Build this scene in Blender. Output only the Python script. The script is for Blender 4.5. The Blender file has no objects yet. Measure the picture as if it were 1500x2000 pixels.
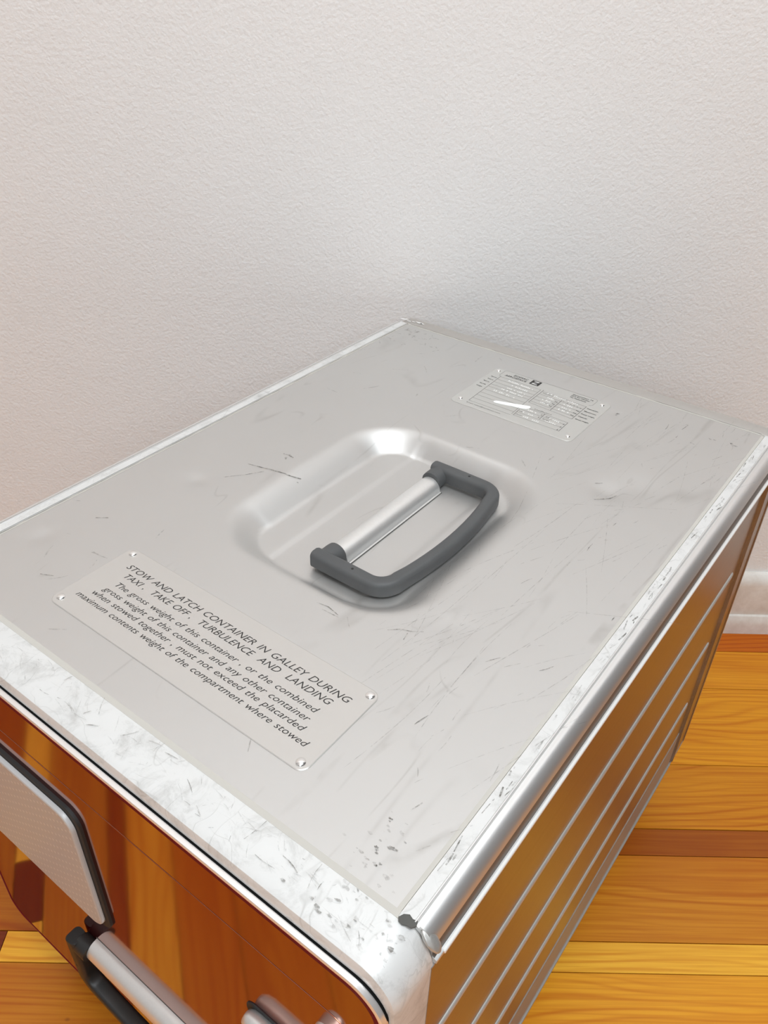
import bpy, bmesh, math, random
from mathutils import Vector, Matrix

# ------------------------------------------------------------------ camera, world, lamp, exposure
S = bpy.context.scene
COL = S.collection
FZ = 0.345                       # height of the lid plane above the floor
WANG = math.radians(36.7)        # wall direction in plan
TV = Vector((math.cos(WANG), math.sin(WANG), 0))     # along the wall
NV = Vector((-math.sin(WANG), math.cos(WANG), 0))    # into the wall


def room(t, n, z):
    return TV * t + NV * n + Vector((0, 0, z))


cam = bpy.data.cameras.new('camera')
camo = bpy.data.objects.new('camera', cam)
COL.objects.link(camo)
S.camera = camo
_f = 1607.58
cam.sensor_fit = 'VERTICAL'
cam.sensor_height = 36.0
cam.lens = _f / 2000 * 36.0
cam.clip_start = 0.01
fwd = Vector((-0.48080526, 0.657957, -0.5795851))
down = Vector((0.3646505, -0.45108725, -0.81458597))
right = down.cross(fwd)
M3 = Matrix((right, -down, -fwd)).transposed()
camo.matrix_world = Matrix.Translation((0.3450, -0.1154, 0.2507 + FZ)) @ M3.to_4x4()

w = bpy.data.worlds.new('world')
S.world = w
w.use_nodes = True
w.node_tree.nodes['Background'].inputs[0].default_value = (1.0, 0.97, 0.93, 1)
w.node_tree.nodes['Background'].inputs[1].default_value = 0.1

S.view_settings.view_transform = 'Standard'
S.view_settings.look = 'None'
S.view_settings.gamma = 1
S.view_settings.use_curve_mapping = False
S.view_settings.exposure = 0.0


def lamp(name, loc, power, radius, col):
    L = bpy.data.lights.new(name, 'POINT')
    L.energy = power
    L.shadow_soft_size = radius
    L.color = col
    o = bpy.data.objects.new(name, L)
    COL.objects.link(o)
    o.location = loc
    return o


lamp('ceiling_lamp_light', room(0.58, -0.65, 2.10), 68, 0.38, (0.905, 0.975, 1.025))
lamp('fill_light', room(0.00, -1.90, 1.45), 53, 0.50, (0.90, 0.975, 1.03))  # unseen fill light, added to even out the back wall

rnd = random.Random(7)

# ------------------------------------------------------------------ helpers


def tag(o, label=None, cat=None, group=None, kind=None):
    if label: o['label'] = label
    if cat: o['category'] = cat
    if group: o['group'] = group
    if kind: o['kind'] = kind
    return o


def link(name, me, mat=None, parent=None, smooth=False):
    o = bpy.data.objects.new(name, me)
    COL.objects.link(o)
    if mat: me.materials.append(mat)
    if smooth:
        for p in me.polygons: p.use_smooth = True
    if parent:
        o.parent = parent
    return o


def from_py(name, v, f, mat=None, parent=None, smooth=False):
    me = bpy.data.meshes.new(name)
    me.from_pydata([tuple(a) for a in v], [], f)
    me.update()
    return link(name, me, mat, parent, smooth)


def from_bm(name, bm, mat=None, parent=None, smooth=False):
    bmesh.ops.recalc_face_normals(bm, faces=bm.faces)
    me = bpy.data.meshes.new(name)
    bm.to_mesh(me)
    bm.free()
    return link(name, me, mat, parent, smooth)


def autosmooth(o, deg=35):
    me = o.data
    for p in me.polygons: p.use_smooth = True
    bm = bmesh.new(); bm.from_mesh(me)
    for e in bm.edges:
        if any(len(p.verts) > 4 for p in e.link_faces) or (len(e.link_faces) == 2 and e.calc_face_angle(0) > math.radians(deg)):
            e.smooth = False
    bm.to_mesh(me); bm.free()
    return o


def box_bm(bm, x0, x1, y0, y1, z0, z1, bev=0, seg=2):
    vs = [bm.verts.new((x, y, z)) for x in (x0, x1) for y in (y0, y1) for z in (z0, z1)]
    fs = [(0, 1, 3, 2), (4, 6, 7, 5), (0, 4, 5, 1), (2, 3, 7, 6), (0, 2, 6, 4), (1, 5, 7, 3)]
    faces = [bm.faces.new([vs[i] for i in f]) for f in fs]
    if bev:
        ed = set(e for f in faces for e in f.edges)
        bmesh.ops.bevel(bm, geom=list(ed), offset=bev, segments=seg, affect='EDGES', profile=0.5)


def rrect(x0, x1, z0, z1, r, seg=8):
    """counter-clockwise rounded rectangle as 2-D points"""
    pts = []
    for cx, cz, a0 in ((x1 - r, z1 - r, 0), (x0 + r, z1 - r, 90), (x0 + r, z0 + r, 180), (x1 - r, z0 + r, 270)):
        for i in range(seg + 1):
            a = math.radians(a0 + 90 * i / seg)
            pts.append((cx + r * math.cos(a), cz + r * math.sin(a)))
    return pts


def loft(rings, closed_ring=True, cap0=True, cap1=True):
    """rings: list of equal length 3-D point lists"""
    v, f = [], []
    n = len(rings[0])
    for r in rings: v += r
    for k in range(len(rings) - 1):
        for i in range(n if closed_ring else n - 1):
            j = (i + 1) % n
            f.append((k * n + i, k * n + j, (k + 1) * n + j, (k + 1) * n + i))
    if cap0: f.append(tuple(range(n)))
    if cap1: f.append(tuple((len(rings) - 1) * n + i for i in range(n))[::-1])
    return v, f


def loft_obj(name, rings, mat, parent, deg=35, **k):
    v, f = loft(rings, **k)
    o = from_py(name, v, f, mat, parent)
    bm = bmesh.new(); bm.from_mesh(o.data)
    bmesh.ops.recalc_face_normals(bm, faces=bm.faces)
    bm.to_mesh(o.data); bm.free()
    return autosmooth(o, deg)


# ------------------------------------------------------------------ materials


class NT:
    def __init__(s, name):
        s.m = bpy.data.materials.new(name)
        s.m.use_nodes = True
        s.t = s.m.node_tree
        s.b = s.t.nodes['Principled BSDF']
        s.out = s.t.nodes['Material Output']

    def n(s, typ, **k):
        nd = s.t.nodes.new(typ)
        for a, b in k.items(): setattr(nd, a, b)
        return nd

    def l(s, a, b):
        s.t.links.new(a, b)

    def set(s, **k):
        for a, b in k.items():
            i = s.b.inputs[a.replace('_', ' ')]
            i.default_value = (*b, 1) if isinstance(b, tuple) and len(b) == 3 else b
        return s

    def coords(s, scale=(1, 1, 1), rot=(0, 0, 0), kind='Object', loc=(0, 0, 0)):
        c = s.n('ShaderNodeTexCoord'); mp = s.n('ShaderNodeMapping')
        s.l(c.outputs[kind], mp.inputs[0])
        mp.inputs['Scale'].default_value = scale
        mp.inputs['Rotation'].default_value = rot
        mp.inputs['Location'].default_value = loc
        return mp.outputs[0]

    def noise(s, vec, scale, detail=3, rough=.5, dist=0):
        t = s.n('ShaderNodeTexNoise')
        s.l(vec, t.inputs['Vector'])
        t.inputs['Scale'].default_value = scale
        t.inputs['Detail'].default_value = detail
        t.inputs['Roughness'].default_value = rough
        t.inputs['Distortion'].default_value = dist
        return t.outputs['Fac']

    def ramp(s, fac, stops):
        r = s.n('ShaderNodeValToRGB')
        e = r.color_ramp.elements
        while len(e) < len(stops): e.new(.5)
        for k, (p, c) in enumerate(stops):
            e[k].position = p
            e[k].color = (c, c, c, 1) if not isinstance(c, tuple) else (*c, 1)
        s.l(fac, r.inputs[0])
        return r.outputs[0]

    def math(s, op, a, b=None, c=None):
        m = s.n('ShaderNodeMath', operation=op)
        for i, x in enumerate((a, b, c)):
            if x is None: continue
            if isinstance(x, (int, float)): m.inputs[i].default_value = x
            else: s.l(x, m.inputs[i])
        return m.outputs[0]

    def mix(s, fac, a, b, blend='MIX'):
        m = s.n('ShaderNodeMix', data_type='RGBA', blend_type=blend)
        for i, x in ((0, fac), (6, a), (7, b)):
            if isinstance(x, (int, float)): m.inputs[i].default_value = x
            elif isinstance(x, tuple): m.inputs[i].default_value = (*x, 1)
            else: s.l(x, m.inputs[i])
        return m.outputs[2]

    def bump(s, h, strength=.2, dist=.001):
        b = s.n('ShaderNodeBump')
        b.inputs['Strength'].default_value = strength
        b.inputs['Distance'].default_value = dist
        s.l(h, b.inputs['Height'])
        s.l(b.outputs[0], s.b.inputs['Normal'])
        return b

    def scratches(s, scale, stretch, rotz, width=.012, cover=(.5, .62), mscale=18):
        """thin curved hairlines: contour lines of a stretched noise, kept in patches"""
        v = s.coords(scale=stretch, rot=(0, 0, rotz))
        a = s.noise(v, scale, 2, .5, .3)
        d = s.math('ABSOLUTE', s.math('SUBTRACT', a, .5))
        line = s.ramp(d, [(0, 1.0), (width, 0.0)])
        k = s.ramp(s.noise(s.coords(), mscale, 3, .6), [(cover[0], 0.0), (cover[1], 1.0)])
        return s.math('MULTIPLY', line, k)


def plain(name, col, rough=.5, metal=0.0, **k):
    return NT(name).set(Base_Color=col, Roughness=rough, Metallic=metal, **k).m


# painted plaster wall
q = NT('white_plaster')
v = q.coords()
q.l(q.mix(q.noise(v, 14, 4, .6), (.835, .825, .81), (.88, .87, .855)), q.b.inputs['Base Color'])
q.set(Roughness=.75)
h = q.math('ADD', q.math('MULTIPLY', q.noise(v, 420, 2, .5), .8), q.math('MULTIPLY', q.noise(v, 130, 2, .5), .4))
q.bump(h, .42, .0014)
M_WALL = q.m

q = NT('white_gloss_paint')
v = q.coords()
q.l(q.mix(q.ramp(q.noise(v, 22, 5, .7), [(.42, 0.0), (.7, 1.0)]), (.80, .77, .72), (.62, .56, .50)), q.b.inputs['Base Color'])
q.set(Roughness=.4)
q.bump(q.noise(v, 60, 3), .15, .001)
M_SKIRT = q.m
M_DIM = plain('darkened_unseen_wall', (.085, .08, .078), .8)  # unseen walls, darkened to cut bounce light and dim rail reflections
M_MID = plain('greyed_unseen_wall', (.42, .41, .40), .8)  # unseen left wall, greyed to lower the bounce light
M_CEIL = plain('ceiling_paint', (.78, .775, .765), .9)

# varnished pine: the object colour is the plank's own tone
q = NT('varnished_pine')
oi = q.n('ShaderNodeObjectInfo')
tc = q.n('ShaderNodeTexCoord')
off = q.n('ShaderNodeCombineXYZ')
q.l(q.math('MULTIPLY', oi.outputs['Random'], 37.0), off.inputs[0])
q.l(q.math('MULTIPLY', oi.outputs['Random'], 11.0), off.inputs[1])
add = q.n('ShaderNodeVectorMath', operation='ADD')
q.l(tc.outputs['Object'], add.inputs[0]); q.l(off.outputs[0], add.inputs[1])


def sc(vec, s3):
    mp = q.n('ShaderNodeMapping'); q.l(vec, mp.inputs[0]); mp.inputs['Scale'].default_value = s3
    return mp.outputs[0]


bend = q.noise(sc(add.outputs[0], (3.0, 14, 1)), 1.0, 2, .5)
sep = q.n('ShaderNodeSeparateXYZ'); q.l(add.outputs[0], sep.inputs[0])
ph = q.math('ADD', q.math('MULTIPLY', sep.outputs[1], 950.0), q.math('MULTIPLY', bend, 60.0))
wv = q.math('MULTIPLY_ADD', q.math('SINE', ph), .5, .5)
lines = q.math('POWER', wv, 3.6)
amp = q.ramp(q.noise(sc(add.outputs[0], (1.6, 22, 1)), 1.0, 2, .5), [(.38, .12), (.66, 1.0)])
lines = q.math('MULTIPLY', lines, amp)
fine = q.noise(sc(add.outputs[0], (9, 480, 1)), 1.0, 3, .6)
blot = q.noise(sc(add.outputs[0], (4, 26, 1)), 1.0, 3, .55)
dark = q.mix(1.0, oi.outputs['Color'], (.66, .36, .14), 'MULTIPLY')
c1 = q.mix(q.math('MULTIPLY', lines, .85), oi.outputs['Color'], dark)
c2 = q.mix(q.math('MULTIPLY', q.ramp(fine, [(.35, 1.0), (.6, 0.0)]), .42), c1, dark)
c3 = q.mix(q.math('MULTIPLY', q.ramp(blot, [(.50, 0.0), (.78, 1.0)]), .65), c2, dark)
vor = q.n('ShaderNodeTexVoronoi'); q.l(sc(add.outputs[0], (22, 34, 1)), vor.inputs['Vector']); vor.inputs['Scale'].default_value = 1.0
knot = q.math('MULTIPLY', q.ramp(vor.outputs['Distance'], [(.03, 1.0), (.065, 0.0)]), q.ramp(q.noise(sc(add.outputs[0], (8, 8, 1)), 1.0), [(.5, 0.0), (.56, 1.0)]))
c4 = q.mix(q.math('MULTIPLY', knot, .85), c3, (.16, .045, .008))
q.l(c4, q.b.inputs['Base Color'])
q.set(Roughness=.34, Specular_IOR_Level=.30)
q.bump(lines, .05, .0006)
M_PINE = q.m

# lid panel: satin anodised aluminium with hairline scratches
q = NT('satin_grey_aluminium')
v = q.coords()
base = q.mix(q.noise(v, 9, 4, .6), (.635, .625, .61), (.685, .675, .66))
s1 = q.scratches(16, (1, .16, 1), .1, .010, (.50, .62), 14)
s2 = q.scratches(26, (1, .4, 1), -.7, .007, (.56, .66), 25)
base = q.mix(q.math('MULTIPLY', s1, .22), base, (.30, .28, .26))
base = q.mix(q.math('MULTIPLY', s2, .20), base, (.26, .24, .22))
# grime gathered towards the corners and along the right hand edge
sp = q.n('ShaderNodeSeparateXYZ'); q.l(v, sp.inputs[0])
edge = q.ramp(sp.outputs[0], [(.155, 0.0), (.27, 1.0)])
s3 = q.scratches(30, (1, .14, 1), -.25, .020, (.42, .60), 40)
base = q.mix(q.math('MULTIPLY', q.math('MULTIPLY', s3, edge), .30), base, (.27, .25, .22))
q.l(base, q.b.inputs['Base Color'])
q.set(Metallic=.88, Roughness=.47)
q.bump(q.noise(v, 900, 2), .04, .0003)
M_PANEL = q.m

# scuffed bare aluminium of frame and rails
q = NT('scuffed_aluminium')
v = q.coords()
base = q.mix(q.noise(v, 40, 4, .65), (.66, .655, .64), (.76, .755, .74))
sm = q.ramp(q.noise(v, 70, 6, .75, .6), [(.50, 0.0), (.72, 1.0)])
base = q.mix(q.math('MULTIPLY', sm, .55), base, (.36, .35, .33))
s1 = q.scratches(60, (1, .55, 1), .6, .012, (.44, .6), 34)
s2 = q.scratches(85, (.5, 1, 1), -.3, .010, (.46, .6), 50)
base = q.mix(q.math('MULTIPLY', s1, .45), base, (.38, .37, .35))
base = q.mix(q.math('MULTIPLY', s2, .40), base, (.38, .37, .35))
q.l(base, q.b.inputs['Base Color'])
q.set(Metallic=.15, Roughness=.36)
q.bump(q.math('ADD', q.noise(v, 160, 4), s1), .10, .0004)
M_FRAME = q.m

q = NT('drawn_aluminium')
v = q.coords(scale=(400, 6, 400))
q.l(q.mix(q.noise(v, 1.0, 3), (.82, .815, .805), (.89, .885, .875)), q.b.inputs['Base Color'])
q.set(Metallic=.85, Roughness=.36)
M_RAIL = q.m

q = NT('brushed_side_aluminium')
v = q.coords(scale=(500, 5, 500))
q.l(q.mix(q.noise(v, 1.0, 3), (.36, .325, .305), (.43, .395, .375)), q.b.inputs['Base Color'])
q.set(Metallic=1.0, Roughness=.33)
M_SIDE = q.m

q = NT('grip_aluminium')
v = q.coords(scale=(900, 900, 900))
q.l(q.mix(q.noise(v, 1.0, 2), (.80, .795, .78), (.87, .865, .85)), q.b.inputs['Base Color'])
q.set(Metallic=.75, Roughness=.34)
M_GRIP = q.m

q = NT('grey_moulded_plastic')
v = q.coords()
q.l(q.mix(q.noise(v, 60, 4, .6), (.070, .072, .074), (.098, .099, .099)), q.b.inputs['Base Color'])
q.set(Roughness=.55)
q.bump(q.noise(v, 1400, 2), .12, .0003)
M_BAIL = q.m

q = NT('black_moulded_plastic')
v = q.coords()
q.l(q.mix(q.noise(v, 80, 3), (.012, .012, .012), (.022, .022, .021)), q.b.inputs['Base Color'])
q.set(Roughness=.45)
M_BLACK = q.m

# mirror-like red door skin
q = NT('mirror_red_lacquer')
v = q.coords()
q.set(Base_Color=(.385, .165, .108), Metallic=1.0, Roughness=.06)
d = q.n('ShaderNodeBsdfDiffuse'); d.inputs[0].default_value = (.16, .0, .012, 1)
ms = q.n('ShaderNodeMixShader'); ms.inputs[0].default_value = .10
q.l(q.b.outputs[0], ms.inputs[1]); q.l(d.outputs[0], ms.inputs[2]); q.l(ms.outputs[0], q.out.inputs[0])
q.bump(q.noise(v, 11, 2), .02, .002)
M_RED = q.m
M_TRIM = plain('polished_door_edge', (.93, .90, .88), .22, .7)

q = NT('ribbed_label_plastic')
v = q.coords()
q.set(Base_Color=(.56, .53, .50), Roughness=.32, Specular_IOR_Level=.6)
vo = q.n('ShaderNodeTexVoronoi'); vo.inputs['Randomness'].default_value = 0.0
q.l(q.coords(scale=(260, 1, 210), rot=(0, .5, 0)), vo.inputs['Vector']); vo.inputs['Scale'].default_value = 1.0
dots = q.ramp(vo.outputs['Distance'], [(.06, 1.0), (.22, 0.0)])
ge = q.n('ShaderNodeNewGeometry'); sn = q.n('ShaderNodeSeparateXYZ'); q.l(ge.outputs['Normal'], sn.inputs[0])
dots = q.math('MULTIPLY', dots, q.math('LESS_THAN', sn.outputs[1], -.97))
q.l(q.mix(dots, (.50, .495, .49), (.72, .70, .66)), q.b.inputs['Base Color'])
q.bump(dots, .2, .0003)
M_CARD = q.m

M_SEAL = plain('grey_sealant', (.53, .505, .46), .6)
M_BEAD = plain('pale_bead_aluminium', (.62, .59, .55), .45, .6)
M_DENT = plain('blackened_dent', (.10, .098, .09), .5, .4)
M_BACK = plain('dull_back_frame', (.46, .43, .40), .5, .4)
M_RAIL_SHADE = plain('painted_rail_shade', (.15, .138, .125), .42, .45)  # shade below the rail rounding, put into the colour
M_DULL = plain('dull_aluminium', (.37, .34, .31), .45, .35)
M_CRIM = plain('crimson_lacquer_edge', (.14, .0, .014), .6, 0.0, Specular_IOR_Level=.15)
M_SEAM = plain('dark_seam', (.10, .095, .085), .7)
M_PLATE = plain('placard_foil', (.625, .60, .57), .36, .55)
M_FOIL = plain('rating_plate_foil', (.63, .62, .59), .30, .55)
M_INK = plain('black_ink', (.020, .018, .017), .55)
M_INKG = plain('grey_ink', (.16, .15, .14), .55)
M_RIVET = plain('bright_rivet', (.92, .915, .90), .16, .95)
M_WHITE = plain('white_redaction', (.95, .95, .94), .6)
M_EMB = plain('bright_stamping', (.90, .89, .87), .35, .3)
M_WELD = NT('dull_weld')
vv = M_WELD.coords()
M_WELD.l(M_WELD.mix(M_WELD.noise(vv, 120, 5, .7), (.30, .29, .27), (.78, .77, .74)), M_WELD.b.inputs['Base Color'])
M_WELD.set(Metallic=.7, Roughness=.42)
M_WELD.bump(M_WELD.noise(vv, 260, 4), .25, .0006)
M_WELD = M_WELD.m
M_LIP = plain('pale_flange', (.90, .885, .86), .5, .25)
M_VOID = plain('black_gasket_rubber', (.004, .004, .004), .8, 0.0, Specular_IOR_Level=.1)
M_RUB = plain('black_rubber', (.02, .02, .02), .7)
M_STEEL = plain('zinc_steel', (.55, .55, .54), .35, .9)
q = NT('dark_scuff')
tr = q.n('ShaderNodeBsdfTransparent'); ms = q.n('ShaderNodeMixShader')
q.set(Base_Color=(.17, .155, .135), Roughness=.7)
q.l(q.ramp(q.noise(q.coords(), 420, 3, .7), [(.36, .05), (.66, .75)]), ms.inputs[0])
q.l(tr.outputs[0], ms.inputs[1]); q.l(q.b.outputs[0], ms.inputs[2]); q.l(ms.outputs[0], q.out.inputs[0])
M_SCUFF = q.m
q = NT('faint_scuff')
tr = q.n('ShaderNodeBsdfTransparent'); ms = q.n('ShaderNodeMixShader')
q.set(Base_Color=(.24, .22, .20), Roughness=.7)
q.l(q.ramp(q.noise(q.coords(), 300, 3, .7), [(.40, .0), (.74, .42)]), ms.inputs[0])
q.l(tr.outputs[0], ms.inputs[1]); q.l(q.b.outputs[0], ms.inputs[2]); q.l(ms.outputs[0], q.out.inputs[0])
M_FAINT = q.m

# ------------------------------------------------------------------ room shell
RT0, RT1, RN0, RN1, RH = -1.6, 1.10, -2.9, 0.348, 2.55


def slab(name, a, b, c, d, thick, mat, kind='structure'):
    """quad a,b,c,d (facing by right-hand rule) given a thickness behind it"""
    nrm = (b - a).cross(d - a).normalized()
    v = [a, b, c, d] + [p - nrm * thick for p in (a, b, c, d)]
    f = [(0, 1, 2, 3), (7, 6, 5, 4), (0, 4, 5, 1), (1, 5, 6, 2), (2, 6, 7, 3), (3, 7, 4, 0)]
    o = from_py(name, v, f, mat)
    if kind: o['kind'] = kind
    return o


slab('wall_back', room(RT0, RN1, 0), room(RT1, RN1, 0), room(RT1, RN1, RH), room(RT0, RN1, RH), .1, M_WALL)
slab('unseen_wall_front', room(RT1, RN0, 0), room(RT0, RN0, 0), room(RT0, RN0, RH), room(RT1, RN0, RH), .1, M_DIM)
slab('unseen_wall_left', room(RT0, RN0, 0), room(RT0, RN1, 0), room(RT0, RN1, RH), room(RT0, RN0, RH), .1, M_MID)
slab('unseen_wall_right', room(RT1, RN1, 0), room(RT1, RN0, 0), room(RT1, RN0, RH), room(RT1, RN1, RH), .1, M_DIM)  # unseen wall, set close and dark to deepen the rail's reflection
slab('ceiling', room(RT0, RN0, RH), room(RT0, RN1, RH), room(RT1, RN1, RH), room(RT1, RN0, RH), .1, M_CEIL)
floor = slab('floor', room(RT0, RN0, -.02), room(RT1, RN0, -.02), room(RT1, RN1, -.02), room(RT0, RN1, -.02), .08, M_SEAM)

# pine boards, one object each; measured edges near the box, regular beyond
GOLD, LIGHT, PLAIN, DARK, RED = (0.756, 0.331, 0.018), (0.878, 0.456, 0.041), (0.659, 0.268, 0.014), (0.415, 0.097, 0.004), (0.537, 0.131, 0.003)
rows = [(.3067, .3475, [(RT0, RT1, RED)]),
        (.2556, .3067, [(RT0, RT1, (0.732, 0.308, 0.015))]),
        (.165, .2556, [(RT0, RT1, (0.708, 0.291, 0.012))]),
        (.101, .165, [(RT0, RT1, (0.610, 0.234, 0.010))]),
        (.077, .101, [(RT0, RT1, (.36, .095, .006))]),
        (.008, .077, [(RT0, -.16, (.41, .097, .004)), (-.16, .10, (.44, .13, .006)), (.10, RT1, (.60, .225, .014))]),
        (-.014, .008, [(RT0, -.30, GOLD), (-.30, -.105, LIGHT), (-.105, -.052, (0.183, 0.028, 0.002)), (-.052, RT1, LIGHT)]),
        (-.0605, -.014, [(RT0, -.30, (.60, .25, .018)), (-.30, .08, (.54, .19, .012)), (.08, RT1, (.80, .35, .020))]),
        (-.0745, -.0605, [(RT0, RT1, (0.317, 0.063, 0.003))]),
        (-.108, -.0745, [(RT0, RT1, (0.830, 0.388, 0.029))]),
        (-.150, -.108, [(RT0, RT1, (0.610, 0.194, 0.011))]),
        (-.205, -.150, [(RT0, RT1, (0.634, 0.228, 0.013))])]
n = -.205
while n > RN0 + .01:
    wd = rnd.choice((0.073, 0.085, 0.050))
    k = max(RN0, n - wd)
    rows.append((k, n, [(RT0, RT1, rnd.choice((GOLD, PLAIN, LIGHT, (0.561, 0.194, 0.009))))]))
    n = k
for n0, n1, segs in rows:
    for t0, t1, colr in segs:
        bm = bmesh.new()
        L, W2 = (t1 - t0) / 2 - .0003, (n1 - n0) / 2 - .0004
        box_bm(bm, -L, L, -W2, W2, -.0195, rnd.uniform(-.0003, 0))
        o = from_bm('plank', bm, M_PINE, floor)
        o.matrix_world = Matrix.Translation(room((t0 + t1) / 2, (n0 + n1) / 2, 0)) @ Matrix.Rotation(WANG, 4, 'Z')
        o.color = (*colr, 1)

# skirting board along the back wall: shoe strip, face, rounded top
prof = [(.348, 0), (.3332, 0), (.3332, .012), (.3340, .0175), (.3362, .0218), (.3385, .0226), (.3385, .060), (.3390, .064),
        (.3410, .0685), (.3440, .0715), (.348, .0722)]
rings = [[room(t, a, b) for a, b in prof] for t in (RT0, RT1)]
o = loft_obj('baseboard_back', rings, M_SKIRT, None, 30)
o['kind'] = 'structure'

# ------------------------------------------------------------------ the container
root = bpy.data.objects.new('galley_container', None)
COL.objects.link(root)
root.location = (0.135, 0.19, 0)
tag(root, 'silver aluminium aircraft galley box with mirror-red door, standing on the pine floor', 'container')
OFF = Vector((-0.135, -0.19, FZ))      # children are modelled in lid coordinates: z = 0 is the lid


def own(o):
    o.location = OFF
    return o


XL, XR, YF, YB, ZB = -.015, .285, -.0205, .394, -.290

# lid panel with the pressed handle recess
DCX, DCY = .135, .175


def dish(x, y):
    px, py = abs(x - DCX), abs(y - DCY)
    r = .034
    hx = .0628 + .0015 * (1 - (py / .077) ** 2 if py < .077 else 0)
    hy = .0765
    qx, qy = px - (hx - r), py - (hy - r)
    if qx > 0 and qy > 0: d = r - math.hypot(qx, qy)
    else: d = min(hx - px, hy - py)
    if d <= 0: return 0.0
    # wall width: generous on the long curved sides, tighter front and back
    ax = max(0.0, min(1.0, (px / hx - .35) / .6)); ay = max(0.0, min(1.0, (py / hy - .55) / .45))
    wd = (.0185 * ax + .0125 * ay + .0001) / (ax + ay + .0001) if ax + ay > .05 else .0145
    s = min(1.0, d / wd)
    s = .25 * s * s * (3 - 2 * s) + .75 * s ** 1.6
    cr = (px - .0262) / .0035           # crease of the flat centre channel
    cr = max(0.0, min(1.0, cr)); cr = cr * cr * (3 - 2 * cr)
    depth = .0115 - cr * (.0008 + .0003 * max(0.0, (px - .026) / .022))
    return -depth * s


DENTS = [(.0175, .046, .0045, .0012), (.0385, .129, .005, .0012), (.2215, .263, .008, .0018), (.232, .276, .012, .0014), (.187, .349, .003, .0008),
         (.215, .118, .009, .0006)]


def lid_z(x, y):
    z = dish(x, y)
    for dx, dy, r, h in DENTS:
        e = ((x - dx) ** 2 + (y - dy) ** 2) / (r * r)
        if e < 9: z -= h * math.exp(-e)
    return z


xs, ys = [], []
x = 0.0
while x < .27 - 1e-6:
    xs.append(x); x += .0016 if .062 < x < .208 else .0036
xs.append(.27)
y = 0.0
while y < .3814 - 1e-6:
    ys.append(y); y += .0016 if .088 < y < .262 else .0036
ys.append(.3814)
vv = [(x, y, lid_z(x, y)) for y in ys for x in xs]
nx = len(xs)
ff = [(j * nx + i, j * nx + i + 1, (j + 1) * nx + i + 1, (j + 1) * nx + i) for j in range(len(ys) - 1) for i in range(nx - 1)]
own(from_py('lid_panel', vv, ff, M_PANEL, root, True))

# inner body: bottom and back sheets under the frame
bm = bmesh.new()
box_bm(bm, XL + .004, XR - .004, YF + .006, YB - .004, ZB + .002, -.0165)
own(from_bm('body_shell', bm, M_SEAM, root))

# sealant between lid and frame
bm = bmesh.new()
for x0, x1, y0, y1 in ((-.0002, .272, -.0016, .0009), (.2694, .2711, .0009, .381), (-.0012, .0006, .0009, .381), (-.0002, .272, .3806, .3822)):
    box_bm(bm, x0, x1, y0, y1, -.004, .00012)
own(from_bm('sealant_bead', bm, M_SEAL, root))


def ring(y0, y1, inner, r_out, edge, name, mat):
    """rounded-rectangle frame hoop with softened outer edges"""
    R = []
    for yy, ins in ((y0, inner), (y0, edge), (y0 + edge * .3, edge * .3), (y0 + edge, 0), (y1 - .0008, 0), (y1, .0008), (y1, inner)):
        R.append([Vector((px, yy, pz)) for px, pz in rrect(XL + ins, XR - ins, ZB + ins, 0 - ins, max(r_out - ins, .004), 10)])
    R.append(R[0])
    v, f = loft(R, cap0=False, cap1=False)
    o = from_py(name, v, f, mat, root)
    bm = bmesh.new(); bm.from_mesh(o.data)
    bmesh.ops.remove_doubles(bm, verts=bm.verts, dist=1e-6)
    bmesh.ops.recalc_face_normals(bm, faces=bm.faces)
    bm.to_mesh(o.data); bm.free()
    return own(autosmooth(o, 40))


ring(YF, .0003, .012, .0155, .0030, 'front_frame', M_FRAME)
ring(.3822, YB, .012, .0135, .0030, 'back_frame', M_BACK)
# flanges where the hoops lap the side sheets
for sx in (1, -1):
    for y0, y1, x1 in ((-.0014, .0020, .0002), (.3530, .3822, .0005), (.3545, .3572, .0016), (.3800, .3822, .0012)):
        a = XR + x1 if sx > 0 else XL - x1
        b = XR - .006 if sx > 0 else XL + .006
        bm = bmesh.new()
        box_bm(bm, min(a, b), max(a, b), y0, y1, ZB + .015, -.0146)
        own(from_bm('corner_post', bm, M_SIDE, root))


def rail(name, sx, top):
    pr = [(.2712, -.0145), (.2712, .0001), (.2714, .0004), (.2762, .0004), (.2766, .0008), (.2769, .0008), (.2772, -.0010), (.2783, -.0011), (.2786, .0002)]
    for i in range(9):
        a = math.radians(90 - 7.6 * i)
        pr.append((.2787 + .0062 * math.cos(a), -.0112 + .0114 * math.sin(a)))
    pr += [(.2838, -.0062), (.2838, -.0118), (.2849, -.0120), (.2857, -.0124), (.2859, -.0131), (.2857, -.0139), (.2849, -.0145)]
    out = []
    for a, b in pr:
        xx = a if sx > 0 else .27 - a
        zz = b if top else ZB - b
        out.append((xx, zz))
    rings = [[Vector((a, yy, b)) for a, b in out] for yy in (.0004, .3816)]
    o = own(loft_obj(name, rings, M_RAIL if top else M_DULL, root, 28))
    return o


for sx in (1, -1):
    for top in (True, False):
        rail('edge_rail', sx, top)
    # dark strip painting in the shade under the rounding, above the flange
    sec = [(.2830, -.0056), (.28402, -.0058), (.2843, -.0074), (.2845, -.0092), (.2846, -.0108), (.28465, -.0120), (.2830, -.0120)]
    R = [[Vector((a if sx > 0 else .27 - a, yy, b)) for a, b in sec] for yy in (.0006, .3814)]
    own(loft_obj('rail_shade', R, M_RAIL_SHADE, root, 30))
# worn flat strip of the right rail is scuffed like the frame
for a in (.2715, -.0061):
    bm = bmesh.new()
    box_bm(bm, a, a + .0046, -.0010, .3812, .0003, .00055)
    own(from_bm('rail_strip', bm, M_FRAME, root))
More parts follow.
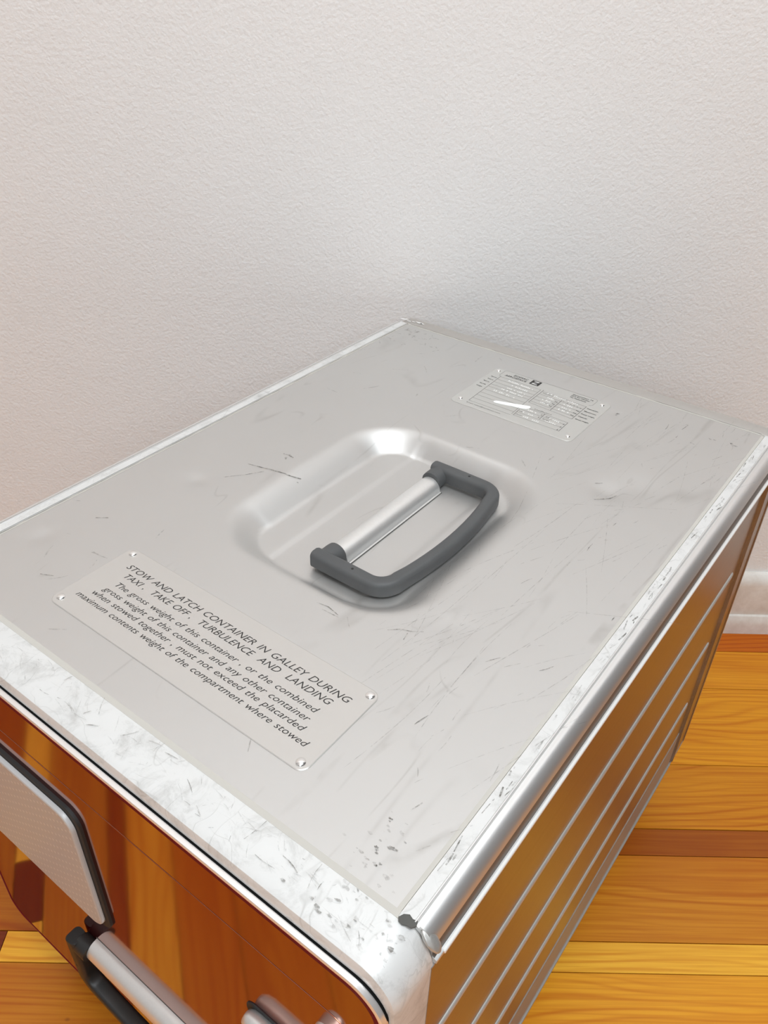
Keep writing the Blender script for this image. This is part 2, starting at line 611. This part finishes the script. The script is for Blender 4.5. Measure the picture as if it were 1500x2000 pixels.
# pale upper face of the flange
for sx in (1, -1):
    a, b = (.2847, .2862) if sx > 0 else (-.0162, -.0147)
    for z, m_ in ((-.0123, M_LIP), (ZB + .0140, M_DULL)):
        bm = bmesh.new()
        box_bm(bm, a, b, .0045, .3525, z - .0016, z + .0002, .0003, 1)
        own(from_bm('rail_flange', bm, m_, root))

# side sheets with three pressed beads each
for sx in (1, -1):
    xx = XR - .0005 if sx > 0 else XL + .0005
    bm = bmesh.new()
    a, b = sorted((xx, xx - sx * .003))
    box_bm(bm, a, b, .0015, .3535, ZB + .0150, -.0143)
    sp = own(from_bm('side_panel', bm, M_SIDE, root))
    for zc in (-.0775, -.1385, -.1985):
        pts = []
        for i in range(9):
            a = math.radians(180 * i / 8)
            pts.append((.0012 * math.sin(a), .0019 * math.cos(a)))
        R = []
        for yy, k in ((.0030, 1), (.338, 1), (.3415, .75), (.3428, .25)):
            R.append([Vector((xx + sx * p[0] * k, yy, zc + p[1] * k)) for p in pts])
        o = loft_obj('pressed_bead', R, M_BEAD, sp, 40)
    # bottom frame strip
    bm = bmesh.new()
    a, b = sorted((xx + sx * .0005, xx - sx * .002))
    box_bm(bm, a, b, .0015, .3535, ZB + .0155, -.241, .0004, 1)
    own(from_bm('bottom_strip', bm, M_DULL, root))

# battered weld at the front right corner and its twin on the left, cracks at the back
for sx in (1, -1):
    bm = bmesh.new()
    bmesh.ops.create_icosphere(bm, subdivisions=4, radius=1)
    for v_ in bm.verts:
        p = v_.co
        k = 1 + .035 * math.sin(6 * p.y + 4 * p.z) * math.cos(5 * p.x)
        v_.co = Vector((.0048 * p.x * k, .0024 * p.y * k, .0015 * p.z * k))
        ang = math.radians(42 * sx)
        v_.co = Matrix.Rotation(ang, 3, 'Y') @ v_.co
        v_.co += Vector((.2826 if sx > 0 else -.0126, .0010, -.0040))
    own(from_bm('weld_bead', bm, M_WELD, root, True))
bm = bmesh.new()
pts = [(.2716, -.0014), (.2724, -.0024), (.2738, -.0026), (.2752, -.0020), (.2768, -.0018), (.2778, -.0004), (.2772, .0012), (.2756, .0008), (.2740, .0014), (.2724, .0004)]
lo = [bm.verts.new((a, b, .0001)) for a, b in pts]
hi = [bm.verts.new((a, b, .00064)) for a, b in pts]
bm.faces.new(hi)
for i in range(len(pts)): bm.faces.new((lo[i], lo[(i + 1) % len(pts)], hi[(i + 1) % len(pts)], hi[i]))
own(from_bm('corner_dent', bm, M_DENT, root))
bm = bmesh.new()
for (x0, y0, r) in ((-.0085, .3868, .0016), (-.0060, .3880, .0010), (-.0025, .3862, .0013), (.0010, .3872, .0010), (.0058, .3885, .0020), (.0085, .3882, .0012)):
    bm.faces.new([bm.verts.new((x0 + 1.6 * r * math.cos(a) * (1 + .3 * math.sin(3 * a + x0 * 900)), y0 + .6 * r * math.sin(a), .0003)) for a in [2 * math.pi * i / 10 for i in range(10)]])
o = own(from_bm('paint_chips', bm, M_EMB, root))
o['kind'] = 'stuff'
for x0, x1, y0, y1 in ((-.0008, -.0003, .0010, .3812), (.002, .2690, .3818, .3823)):
    bm = bmesh.new()
    N_ = 60
    L_ = []
    for k in range(N_ + 1):
        u = k / N_
        j1, j2 = rnd.uniform(0, .5), rnd.uniform(.5, 1)
        if x1 - x0 < .01: L_.append((bm.verts.new((x0 + (x1 - x0) * j1, y0 + (y1 - y0) * u, .00018)), bm.verts.new((x0 + (x1 - x0) * j2, y0 + (y1 - y0) * u, .00018))))
        else: L_.append((bm.verts.new((x0 + (x1 - x0) * u, y0 + (y1 - y0) * j1, .00018)), bm.verts.new((x0 + (x1 - x0) * u, y0 + (y1 - y0) * j2, .00018))))
    for k in range(N_): bm.faces.new((L_[k][0], L_[k][1], L_[k + 1][1], L_[k + 1][0]))
    own(from_bm('seam_crack', bm, M_SEAM, root))

# ---- door
YD = -.0235
DX0, DX1, DZ0, DZ1 = -.0120, .2828, -.2775, -.0066


def sheet(name, x0, x1, z0, z1, r, yb, yf, bev, mat, parent, seg=10):
    R = []
    for yy, ins in ((yb, 0), (yf + bev, 0), (yf + bev * .3, bev * .3), (yf, bev)):
        R.append([Vector((px, yy, pz)) for px, pz in rrect(x0 + ins, x1 - ins, z0 + ins, z1 - ins, max(r - ins, .0005), seg)])
    return loft_obj(name, R, mat, parent, 40)


door = own(sheet('door', DX0, DX1, DZ0, DZ1, .0145, -.0205 + .0002, YD, .0006, M_RED, root))
tag(door, 'mirror-polished red front door')
# bright edge around the door
R = []
for yy, ins in ((-.0209, -.0004), (-.0232, -.0004), (-.0236, 0.0002), (-.0236, .0006), (-.0230, .0006), (-.0209, .0006)):
    R.append([Vector((px, yy, pz)) for px, pz in rrect(DX0 + ins, DX1 - ins, DZ0 + ins, DZ1 - ins, .0145 - ins, 10)])
R.append(R[0])
v, f = loft(R, cap0=False, cap1=False)
o = from_py('door_edging', v, f, M_TRIM, door); autosmooth(o, 40)
o['label'] = 'bright metal edging'
R = []
for ins, yy in ((.0007, -.02345), (.0008, -.02366), (.0028, -.02366), (.0031, -.02345)):
    R.append([Vector((px, yy, pz)) for px, pz in rrect(DX0 + ins, DX1 - ins, DZ0 + ins, DZ1 - ins, .0145 - ins, 10)])
v, f = loft(R, cap0=False, cap1=False)
o = from_py('door_rim', v, f, M_CRIM, door); autosmooth(o, 40)
# raised inner field leaves the fine line around the door
sheet('door_field', DX0 + .010, DX1 - .0085, DZ0 + .030, DZ1 - .0305, .013, YD + .0004, YD - .00022, .0002, M_RED, door)
# black door gasket
R = []
for yy, ins in ((-.0204, .0012), (-.0212, .0012), (-.0212, .010), (-.0204, .010)):
    R.append([Vector((px, yy, pz)) for px, pz in rrect(XL + .002 + ins, XR - .001 - ins, ZB + .010 + ins, -.0058 - ins + .0012, .013, 10)])
R.append(R[0])
v, f = loft(R, cap0=False, cap1=False)
o = from_py('door_gasket', v, f, M_VOID, door); autosmooth(o, 40)

# latch lever and stud
sheet('latch_shade_plate', .2192, .2642, -.0960, -.0838, .0055, YD - .0001, YD - .0007, .0003, M_RUB, door)  # black plate added to draw the dark reflection line round the lever
pts = []
R = []
for k in range(13):
    s = k / 12
    ang = math.pi * s
    xx = .2215 + (.262 - .2215) * (0.5 - 0.5 * math.cos(ang))
    rr = .0052 * min(1, math.sqrt(max(0.0, math.sin(ang))) * 1.25) + 1e-5
    R.append([Vector((xx, YD - .0036 + rr * .85 * math.sin(a), -.0895 + rr * math.cos(a))) for a in [2 * math.pi * i / 16 for i in range(16)]])
o = loft_obj('latch_lever', R, M_GRIP, door, 60)
o['label'] = 'silver latch lever'
R = []
for yy, rr in ((YD + .0002, .0048), (YD - .004, .0048), (YD - .0052, .0040), (YD - .0056, .0020)):
    R.append([Vector((.2605 + rr * math.cos(a), yy, -.0530 + rr * math.sin(a))) for a in [2 * math.pi * i / 20 for i in range(20)]])
o = loft_obj('latch_stud', R, M_GRIP, door, 40)

# ---- card holder on the door
card = own(sheet('card_holder', .016, .1222, -.1440, -.0565, .009, YD - .0019, YD - .0040, .0010, M_CARD, root))
tag(card, 'pale grey ribbed plastic card holder')
sheet('reflection_pad', .0125, .1253, -.1465, -.0535, .009, YD + .0001, YD - .0017, .0003, M_RUB, card)  # oversized black pad paints in the holder's dark reflection on the door


# ---- handles: local a along the grip bar, b from hinge to loop, c off the surface
def handle(name, fn, bar_r, parent, loopmat, label):
    """loop handle: half-round aluminium hinge bar and a moulded loop"""
    h = bpy.data.objects.new(name, None); COL.objects.link(h); h.parent = parent
    h['label'] = label
    # hinge bar, half-round with a small foot flange on the loop side
    sec = [(-bar_r, 0)]
    for i in range(13):
        a = math.radians(180 - 15 * i)
        sec.append((bar_r * math.cos(a), .0012 + bar_r * math.sin(a)))
    sec += [(bar_r + .0002, .0009), (bar_r + .0009, .0006), (bar_r + .0009, 0)]
    o = loft_obj('hinge_bar', [[fn(a, b, c) for b, c in sec] for a in (-.0415, .0415)], M_GRIP, h, 35)
    o['label'] = 'half-round aluminium hinge bar'
    bm = bmesh.new()
    vs = [[bm.verts.new(fn(a, b, c)) for a, b in ((-.0420, -bar_r - .0005), (.0420, -bar_r - .0005), (.0420, bar_r + .0012), (-.0420, bar_r + .0012))] for c in (-.0002, .0004)]
    bm.faces.new(vs[0]); bm.faces.new(vs[1])
    for i in range(4): bm.faces.new((vs[0][i], vs[0][(i + 1) % 4], vs[1][(i + 1) % 4], vs[1][i]))
    from_bm('hinge_base', bm, M_SEAM, h)
    # loop centre line (a, b, half width)
    cl = []
    R0 = .0105
    A1, B0, B1 = .0525, .0012, .0385
    cl.append((-A1, -.0056, .0034)); cl.append((-A1, -.0050, .0040)); cl.append((-A1, B0, .0041)); cl.append((-A1, .010, .0041)); cl.append((-A1, .020, .0040))
    for i in range(9):
        t = math.radians(180 - 90 * i / 8)
        cl.append((-A1 + R0 + R0 * math.cos(t), B1 - R0 + R0 * math.sin(t) * 1.0, .0039))
    for i in range(1, 12):
        s = -1 + i / 6
        cl.append((s * (A1 - R0), B1 + .0042 * (1 - s * s), .0036))
    for i in range(9):
        t = math.radians(90 - 90 * i / 8)
        cl.append((A1 - R0 + R0 * math.cos(t), B1 - R0 + R0 * math.sin(t), .0039))
    cl.append((A1, .020, .0040)); cl.append((A1, .010, .0041)); cl.append((A1, B0, .0041)); cl.append((A1, -.0050, .0040)); cl.append((A1, -.0056, .0034))
    R = []
    N = len(cl)
    for k, (a, b, hw) in enumerate(cl):
        p0, p1 = cl[max(0, k - 1)], cl[min(N - 1, k + 1)]
        d = Vector((p1[0] - p0[0], p1[1] - p0[1])).normalized()
        nn = Vector((-d.y, d.x))
        rg = []
        for u, c in rrect(-hw, hw, .0015, .0105, .0024, 5):
            rg.append(fn(a + nn.x * u, b + nn.y * u, c))
        R.append(rg)
    v, f = loft(R)
    # pivot stubs coaxial with the bar, joined into the loop's mesh
    for s in (-1, 1):
        base = len(v)
        ring_n = 20
        prof_ = [(.0500, .0, .3), (.0505, .0, .9), (.0500, 0, 1.0), (.0437, 0, 1.0), (.0417, 0, .97), (.0417, 0, .3)]
        for a, _, k in prof_:
            for i in range(ring_n):
                t = 2 * math.pi * i / ring_n
                r = .0060 * k
                v.append(fn(s * a, r * math.cos(t) * 1.02, .00485 + r * math.sin(t) * .93))
        for j in range(len(prof_) - 1):
            for i in range(ring_n):
                i2 = (i + 1) % ring_n
                f.append((base + j * ring_n + i, base + j * ring_n + i2, base + (j + 1) * ring_n + i2, base + (j + 1) * ring_n + i))
        f.append(tuple(base + i for i in range(ring_n)))
        f.append(tuple(base + (len(prof_) - 1) * ring_n + i for i in range(ring_n)))
    o = from_py('handle_loop', v, f, loopmat, h)
    bm = bmesh.new(); bm.from_mesh(o.data); bmesh.ops.recalc_face_normals(bm, faces=bm.faces); bm.to_mesh(o.data); bm.free()
    autosmooth(o, 38)
    # moulding pin holes in the two arms
    for s in (-1, 1):
        rg0 = [fn(s * A1 + .0007 * math.cos(t), .0185 + .0007 * math.sin(t), .01056) for t in [2 * math.pi * i / 12 for i in range(12)]]
        rg1 = [fn(s * A1 + .0007 * math.cos(t), .0185 + .0007 * math.sin(t), .0100) for t in [2 * math.pi * i / 12 for i in range(12)]]
        loft_obj('pin_hole', [rg1, rg0], M_RUB, h)
    return h


HX, HY, HZ = .1342, .1758, -.0115
h1 = handle('carry_handle', lambda a, b, c: Vector((HX + b, HY + a, HZ + c)), .0066, root, M_BAIL, 'grey loop handle lying flat in the lid recess')
own(h1)
h2 = handle('front_handle', lambda a, b, c: Vector((.1428 + a, YD - c, -.1880 - b)), .0070, root, M_BLACK, 'black loop handle hanging on the red door')
own(h2)


# ---- rivets, lettering
def text(name, body, loc, size, width, mat, parent, shear=0.0, z=.0004, spacing=1.0, word=1.0, bold=-.006):
    cu = bpy.data.curves.new(name, 'FONT')
    cu.body = body
    cu.size = 1.0
    cu.shear = shear
    cu.offset = bold
    cu.space_character = spacing
    cu.space_word = word
    cu.resolution_u = 3
    tmp = bpy.data.objects.new('tmp', cu)
    COL.objects.link(tmp)
    dg = bpy.context.evaluated_depsgraph_get()
    me = bpy.data.meshes.new_from_object(tmp.evaluated_get(dg))
    bpy.data.objects.remove(tmp)
    bpy.data.curves.remove(cu)
    me.materials.clear()
    if len(me.vertices):
        x0 = min(v.co.x for v in me.vertices); x1 = max(v.co.x for v in me.vertices)
        sx = width / (x1 - x0) if width else size
        for v in me.vertices:
            v.co = Vector((loc[0] + (v.co.x - x0) * sx, loc[1] + v.co.y * size, z))
    me.name = name
    return link(name, me, mat, parent)


def rivet(parent, x, y, z, r=.0021, h=.0011):
    R = []
    for k in range(7):
        a = math.radians(90 * k / 6)
        R.append([Vector((x + r * math.cos(a) * math.cos(t), y + r * math.cos(a) * math.sin(t), z + h * math.sin(a))) for t in [2 * math.pi * i / 18 for i in range(18)]])
    o = loft_obj('rivet', R, M_RIVET, parent, 80)
    return o


def hplate(name, x0, x1, y0, y1, r, z1, mat):
    R = [[Vector((a, b, z)) for a, b in rrect(x0 + i, x1 - i, y0 + i, y1 - i, r, 6)] for z, i in ((-.0003, 0), (z1 - .0002, 0), (z1, .0003))]
    return own(loft_obj(name, R, mat, root, 40))


pl = hplate('warning_placard', .0598, .2130, .0198, .0676, .0042, .00045, M_PLATE)
tag(pl, 'clear riveted stowage placard with black italic wording')
for rx, ry in ((.0638, .0644), (.0636, .0240), (.2094, .0644), (.2091, .0233)):
    rivet(pl, rx, ry, .0004)
# (line, start x of baseline, end x, baseline y, cap height)
for body, x0, x1, yb, cap in (
        ('STOW AND LATCH CONTAINER IN GALLEY DURING', .0698, .2052, .0555, .00345),
        ('TAXI ,  TAKE OFF ,  TURBULENCE  AND  LANDING', .0746, .1999, .0502, .00345),
        ('The gross weight of this container , or the combined', .0763, .1984, .0439, .00320),
        ('gross weight of this container and any other container', .0740, .1986, .0388, .00320),
        ('when stowed together , must not exceed the placarded', .0722, .2003, .0341, .00320),
        ('maximum contents weight of the compartment where stowed', .0671, .2061, .0292, .00320)):
    text('lettering', body, (x0, yb), cap / .729 * 1.0, x1 - x0, M_INK, pl, shear=.30, z=.00052, word=1.35)

rp = hplate('rating_plate', .0936, .1808, .2968, .3588, .0045, .00040, M_FOIL)
tag(rp, 'small riveted rating plate with printed table')
for rx, ry in ((.0970, .3546), (.0984, .3034), (.1754, .3536), (.1763, .3027)):
    rivet(rp, rx, ry, .00035, .0017, .0010)


def rule(bm, x0, y0, x1, y1, wd=.00018, z=.00046):
    d = Vector((x1 - x0, y1 - y0)); L = d.length
    nn = Vector((-d.y, d.x)) / L * wd / 2
    bm.faces.new([bm.verts.new((a, b, z)) for a, b in ((x0 - nn.x, y0 - nn.y), (x1 - nn.x, y1 - nn.y), (x1 + nn.x, y1 + nn.y), (x0 + nn.x, y0 + nn.y))])


bm = bmesh.new()
rr = rrect(.1010, .1708, .3478, .3582, .0020, 5)
for i in range(len(rr)):
    a, b = rr[i], rr[(i + 1) % len(rr)]
    if abs(a[1] - .3478) < 1e-6 and abs(b[1] - .3478) < 1e-6: continue
    rule(bm, a[0], a[1], b[0], b[1])
rule(bm, .1028, .3472, .1045, .3040, .00028)
for k, yy in enumerate((.3472, .3425, .3378, .3335, .3296, .3243, .3190, .3142, .3088, .3040)):
    xa = .1028 + (.3472 - yy) / .0432 * .0017
    rule(bm, xa, yy, .1340 + (.3472 - yy) / .0432 * .0014, yy)
rule(bm, .1340, .3472, .1354, .3056, .00024)
for xa, ya, xb, yb in ((.1358, .3480, .1362, .3264), (.1364, .3146, .1371, .3050), (.1520, .3430, .1524, .3255), (.1685, .3450, .1685, .3238), (.1522, .3192, .1527, .3104), (.1689, .3178, .1692, .3044)):
    rule(bm, xa, ya, xb, yb, .00034)
for yy in (.3472, .3428, .3384, .3340, .3300):
    rule(bm, .1360, yy - .0012, .1685, yy - .0024)
rule(bm, .1362, .3264, .1685, .3240)
for yy in (.3146, .3100, .3050):
    rule(bm, .1366, yy, .1690, yy - .0002)
rule(bm, .1366, .3192, .1690, .3178)
o = from_bm('printed_table', bm, M_INKG, rp)
o['kind'] = 'stuff'
# black square mark with its pale zig-zag
lg = bmesh.new()
rule(lg, .1231, .3539, .1299, .3539, .0066, .00047)
lgo = from_bm('square_mark', lg, M_INK, rp)
lg = bmesh.new()
zz = [(.1245, .3562), (.1285, .3562), (.1285, .3556), (.1254, .3522), (.1286, .3522), (.1286, .3515), (.1244, .3515), (.1244, .3522), (.1275, .3556), (.1245, .3556)]
lg.faces.new([lg.verts.new((a, b, .00052)) for a, b in zz])
from_bm('zigzag_mark', lg, M_EMB, rp)
text('lettering', 'ZODIAC', (.1092, .3537), .0030, .0112, M_INK, rp, z=.00047, bold=.012)
text('lettering', 'AEROSPACE', (.1042, .3505), .0030, .0164, M_INK, rp, z=.00047, bold=.012)
for yy, s, x1 in ((.3553, 'Geranenlaan 74', .1685), (.3531, '1812 RC Alkmaar', .1672), (.3508, 'The Netherlands', .1655)):
    text('lettering', s, (.1537, yy - .0008), .0019, x1 - .1537, M_INK, rp, z=.00047, bold=.012)
for yy, xx, s in ((.3434, .0975, 'Part no.'), (.3390, .0973, 'Serial no.'), (.3347, .0968, 'Mod. no.'), (.3300, .0965, 'Date code'), (.3256, .0964, 'Weight')):
    text('lettering', s, (xx, yy), .0017, .0046, M_INK, rp, z=.00047, bold=.012)
for yy, s, wd in ((.3424, 'Description', .0076), (.3380, 'Maximum', .0082), (.3336, 'Empty weight', .0092), (.3294, 'Capacity', .0062), (.3250, 'Gross weight', .0092)):
    text('lettering', s, (.1700, yy), .0018, wd, M_INK, rp, z=.00047, bold=.012)
for xx, s in ((.1537, '1'), (.1562, '2'), (.1587, '3'), (.1612, '4'), (.1637, '5'), (.1661, '6')):
    text('lettering', s, (xx, .3412 - (xx - .1537) * .11), .0018, None, M_INK, rp, z=.00047)
for xx, yy, s in ((.1370, .3435, 'Version'), (.1376, .3115, 'Up'), (.1376, .3068, 'Down'), (.1540, .3155, 'Aft'), (.1540, .3118, 'Side'), (.1440, .3200, 'Loadfactors')):
    text('lettering', s, (xx, yy), .0017, .0011 * len(s), M_INK, rp, z=.00047)
for xx, yy in ((.1490, .3392), (.1490, .3352), (.1490, .3312), (.1655, .3368), (.1655, .3328), (.1655, .3290)):
    text('lettering', 'kg', (xx, yy - .0012), .0020, .0021, M_INK, rp, z=.00047)
for xx, yy in ((.1508, .3160), (.1508, .3120), (.1673, .3140), (.1673, .3098), (.1673, .3055)):
    text('lettering', 'g', (xx, yy), .0020, None, M_INK, rp, z=.00047)
text('lettering', 'Email: sales@container.com', (.1047, .3006), .0015, .0250, M_INK, rp, z=.00047)
# bright stamped characters in the table rows
bm = bmesh.new()
for y0, x0, n_, st in ((.3447, .1105, 16, .00125), (.3397, .1160, 10, .0014), (.3352, .1140, 12, .0013), (.3312, .1130, 13, .0013), (.3262, .1100, 12, .0014), (.3450, .1400, 18, .0013),
                       (.3398, .1415, 5, .0013), (.3355, .1400, 6, .0013), (.3315, .1395, 7, .0013), (.3380, .1555, 5, .0014), (.3338, .1550, 6, .0014), (.3300, .1545, 7, .0013),
                       (.3165, .1400, 6, .0013), (.3120, .1400, 6, .0013), (.3150, .1570, 6, .0013), (.3108, .1565, 6, .0013), (.3070, .1430, 9, .0013)):
    for k in range(n_):
        if rnd.random() < .22: continue
        a, b = x0 + k * st, y0 - k * st * .06
        box_bm(bm, a, a + .00075, b - .0004, b + rnd.uniform(.0003, .0013), .0003, .00060)
o = from_bm('stamped_characters', bm, M_EMB, rp)
o['kind'] = 'stuff'
# white redaction stroke added over the plate
R = []
pts = [(.1180, .3130, .0006), (.1192, .3132, .0014), (.1230, .3142, .0017), (.1300, .3163, .0020), (.1370, .3184, .0024), (.1396, .3194, .0023), (.1408, .3198, .0010)]
top = [Vector((a, b + w_, .00060)) for a, b, w_ in pts]
bot = [Vector((a, b - w_, .00060)) for a, b, w_ in pts]
ol = top + bot[::-1]
o = loft_obj('redaction_stroke', [[p - Vector((0, 0, .0003)) for p in ol], ol], M_WHITE, rp)
o['label'] = 'white redaction stroke'


# ---- scuffs and scratches on lid and frame, as thin slivers
def sliver(bm, pts, wd, z=.00016):
    pts = [p for p in pts if p[0] < .2685 or p[0] > .2717]
    n_ = len(pts)
    if n_ < 2: return
    L, Rr = [], []
    for k, (x, y) in enumerate(pts):
        p0, p1 = pts[max(0, k - 1)], pts[min(n_ - 1, k + 1)]
        d = Vector((p1[0] - p0[0], p1[1] - p0[1]))
        d = d.normalized() if d.length else Vector((1, 0))
        wk = wd * (.25 + .75 * math.sin(math.pi * (k + .5) / n_)) / 2
        zz = lid_z(x, y) + z if 0 <= x <= .27 and 0 <= y <= .3814 else .0006
        L.append(bm.verts.new((x - d.y * wk, y + d.x * wk, zz)))
        Rr.append(bm.verts.new((x + d.y * wk, y - d.x * wk, zz)))
    for k in range(n_ - 1):
        bm.faces.new((L[k], L[k + 1], Rr[k + 1], Rr[k]))


def curve(x, y, ang, length, bendv, n_=6):
    out = []
    for k in range(n_):
        out.append((x, y))
        x += math.cos(ang) * length / (n_ - 1); y += math.sin(ang) * length / (n_ - 1)
        ang += bendv / (n_ - 1)
    return out


def blot(bm, x, y, r, rg):
    n_ = 9
    pts = []
    for k in range(n_):
        a = 2 * math.pi * k / n_
        q_ = r * rg.uniform(.35, 1.0)
        pts.append((x + q_ * math.cos(a) * 1.5, y + q_ * math.sin(a) * .8))
    bm.faces.new([bm.verts.new((a, b, lid_z(a, b) + .00016 if 0 < b < .3814 else .0006)) for a, b in pts])


dk, fa = bmesh.new(), bmesh.new()
SC = [  # polyline, width: marks one can find in the photograph
    ([(.0482, .158), (.0560, .1600), (.0635, .1620), (.0720, .1640), (.0800, .1655)], .0013),
    ([(.0730, .1640), (.0765, .1665), (.0790, .1690)], .0016), ([(.0565, .1790), (.0600, .1800), (.0640, .1790)], .0016), ([(.0590, .1765), (.0625, .1760)], .0012),
    ([(.1560, .0935), (.1620, .0945), (.1690, .0930)], .0006), ([(.1610, .0915), (.1700, .0920)], .0005),
    ([(.1920, .0990), (.1960, .1030), (.2010, .1050), (.2050, .1080)], .0006), ([(.2010, .0985), (.2000, .1030)], .0005),
    ([(.2185, .2500), (.2210, .2530), (.2245, .2580), (.2260, .2640)], .0012), ([(.2120, .2660), (.2150, .2690)], .0008),
    ([(.2565, .0165), (.2580, .0175)], .0016), ([(.2510, .0120), (.2535, .0125)], .0012), ([(.2550, .0080), (.2575, .0095)], .0010),
    ([(.2480, .0230), (.2495, .0260)], .0010), ([(.2525, .0320), (.2540, .0370)], .0008),
    ([(.0620, .0430), (.0655, .0445)], .0008), ([(.0470, .0530), (.0510, .0540)], .0007), ([(.0420, .0280), (.0480, .0310)], .0006),
    ([(.0480, .1400), (.0560, .1500), (.0610, .1580)], .0006), ([(.0250, .0720), (.0300, .0760)], .0007),
    ([(.2585, .3560), (.2600, .3600)], .0016), ([(.2450, .3540), (.2500, .3560)], .0012), ([(.2380, .3420), (.2410, .3440)], .0010), ([(.2280, .3560), (.2290, .3640)], .0008), ([(.1850, .3490), (.1875, .3500)], .0018),
]
r2 = random.Random(3)
for pl_, wd in SC:
    if len(pl_) == 2 and wd >= .0010:
        for k in range(3):
            blot(dk, (pl_[0][0] + pl_[1][0]) / 2 + r2.gauss(0, .0010), (pl_[0][1] + pl_[1][1]) / 2 + r2.gauss(0, .0008), wd * r2.uniform(.3, .75), r2)
    else:
        sliver(dk, pl_, wd * .8)
for k in range(26):     # grime spots in the front right corner of the lid
    blot(fa, r2.gauss(.256, .007), abs(r2.gauss(.012, .008)) + .003, r2.uniform(.0004, .0014), r2)
for k in range(46):     # and on the frame beside it
    blot(dk if r2.random() < .4 else fa, min(.276, r2.gauss(.262, .013)), r2.uniform(-.017, -.002), r2.uniform(.0003, .0013), r2)
for k in range(80):     # long hairlines raked along the right half
    x = r2.uniform(.185, .265); y = r2.uniform(.03, .36)
    sliver(fa, curve(x, y, math.radians(r2.gauss(80, 16)), r2.uniform(.012, .08), r2.uniform(-.25, .25)), r2.uniform(.00018, .0004), .00012)
for k in range(70):     # short dark nicks near the right edge and back corners
    x = r2.uniform(.215, .269); y = r2.uniform(.02, .375)
    sliver(dk if r2.random() < .22 else fa, curve(x, y, math.radians(r2.gauss(75, 22)), r2.uniform(.002, .009), r2.uniform(-.4, .4), 4), r2.uniform(.0002, .0005))
for k in range(36):
    x = r2.uniform(.003, .19); y = r2.choice((r2.uniform(.01, .10), r2.uniform(.25, .378)))
    sliver(fa, curve(x, y, r2.uniform(0, 6.28), r2.uniform(.003, .012), r2.uniform(-.5, .5), 4), r2.uniform(.0004, .0009))
for k in range(40):     # smudged corner at the back left
    x = abs(r2.gauss(0, .018)) + .003; y = .376 - abs(r2.gauss(0, .016))
    sliver(fa, curve(x, y, r2.uniform(0, 6.28), r2.uniform(.002, .006), r2.uniform(-1, 1), 4), r2.uniform(.0006, .0016))
for k in range(150):    # the front strip
    x = r2.uniform(.03, .274); y = -r2.uniform(.002, .0168)
    a = r2.choice((r2.gauss(0, .25), r2.gauss(.9, .4), r2.gauss(2.2, .4)))
    Ln = r2.uniform(.0015, .010)
    if not (-.0172 < y + math.sin(a) * Ln < -.0016): Ln = .0012
    sliver(dk if r2.random() < .14 else fa, curve(x, y, a, Ln, r2.uniform(-.5, .5), 4), r2.uniform(.00015, .00045), .0004)
for k in range(70):     # flat of the right rail
    x = r2.uniform(.2722, .2756); y = r2.uniform(.01, .378)
    sliver(dk if r2.random() < .35 else fa, curve(x, y, math.radians(r2.gauss(88, 8)), r2.uniform(.001, .008), 0, 3), r2.uniform(.0003, .0009), .0004)
for bm, m_, nm in ((dk, M_SCUFF, 'scuff_marks'), (fa, M_FAINT, 'hairline_scratches')):
    o = own(from_bm(nm, bm, m_, root))
    o['kind'] = 'stuff'

# ---- castors under the box
for cx, cy in ((.015, .012), (.255, .012), (.015, .362), (.255, .362)):
    bm = bmesh.new()
    box_bm(bm, cx - .016, cx + .016, cy - .016, cy + .016, ZB - .003, ZB + .0025, .001, 1)
    for s in (-1, 1):
        box_bm(bm, cx + s * .0105 - .001, cx + s * .0105 + .001, cy - .009, cy + .009, ZB - .036, ZB - .002, .0006, 1)
    ca = own(from_bm('castor', bm, M_STEEL, root))
    R = []
    r0 = .0225
    for xx, k in ((-.0085, .80), (-.0085, .95), (-.0065, 1), (.0065, 1), (.0085, .95), (.0085, .80)):
        R.append([Vector((cx + xx, cy + r0 * k * math.cos(t), -FZ + r0 + r0 * k * math.sin(t))) for t in [2 * math.pi * i / 24 for i in range(24)]])
    loft_obj('wheel', R, M_RUB, ca, 30)
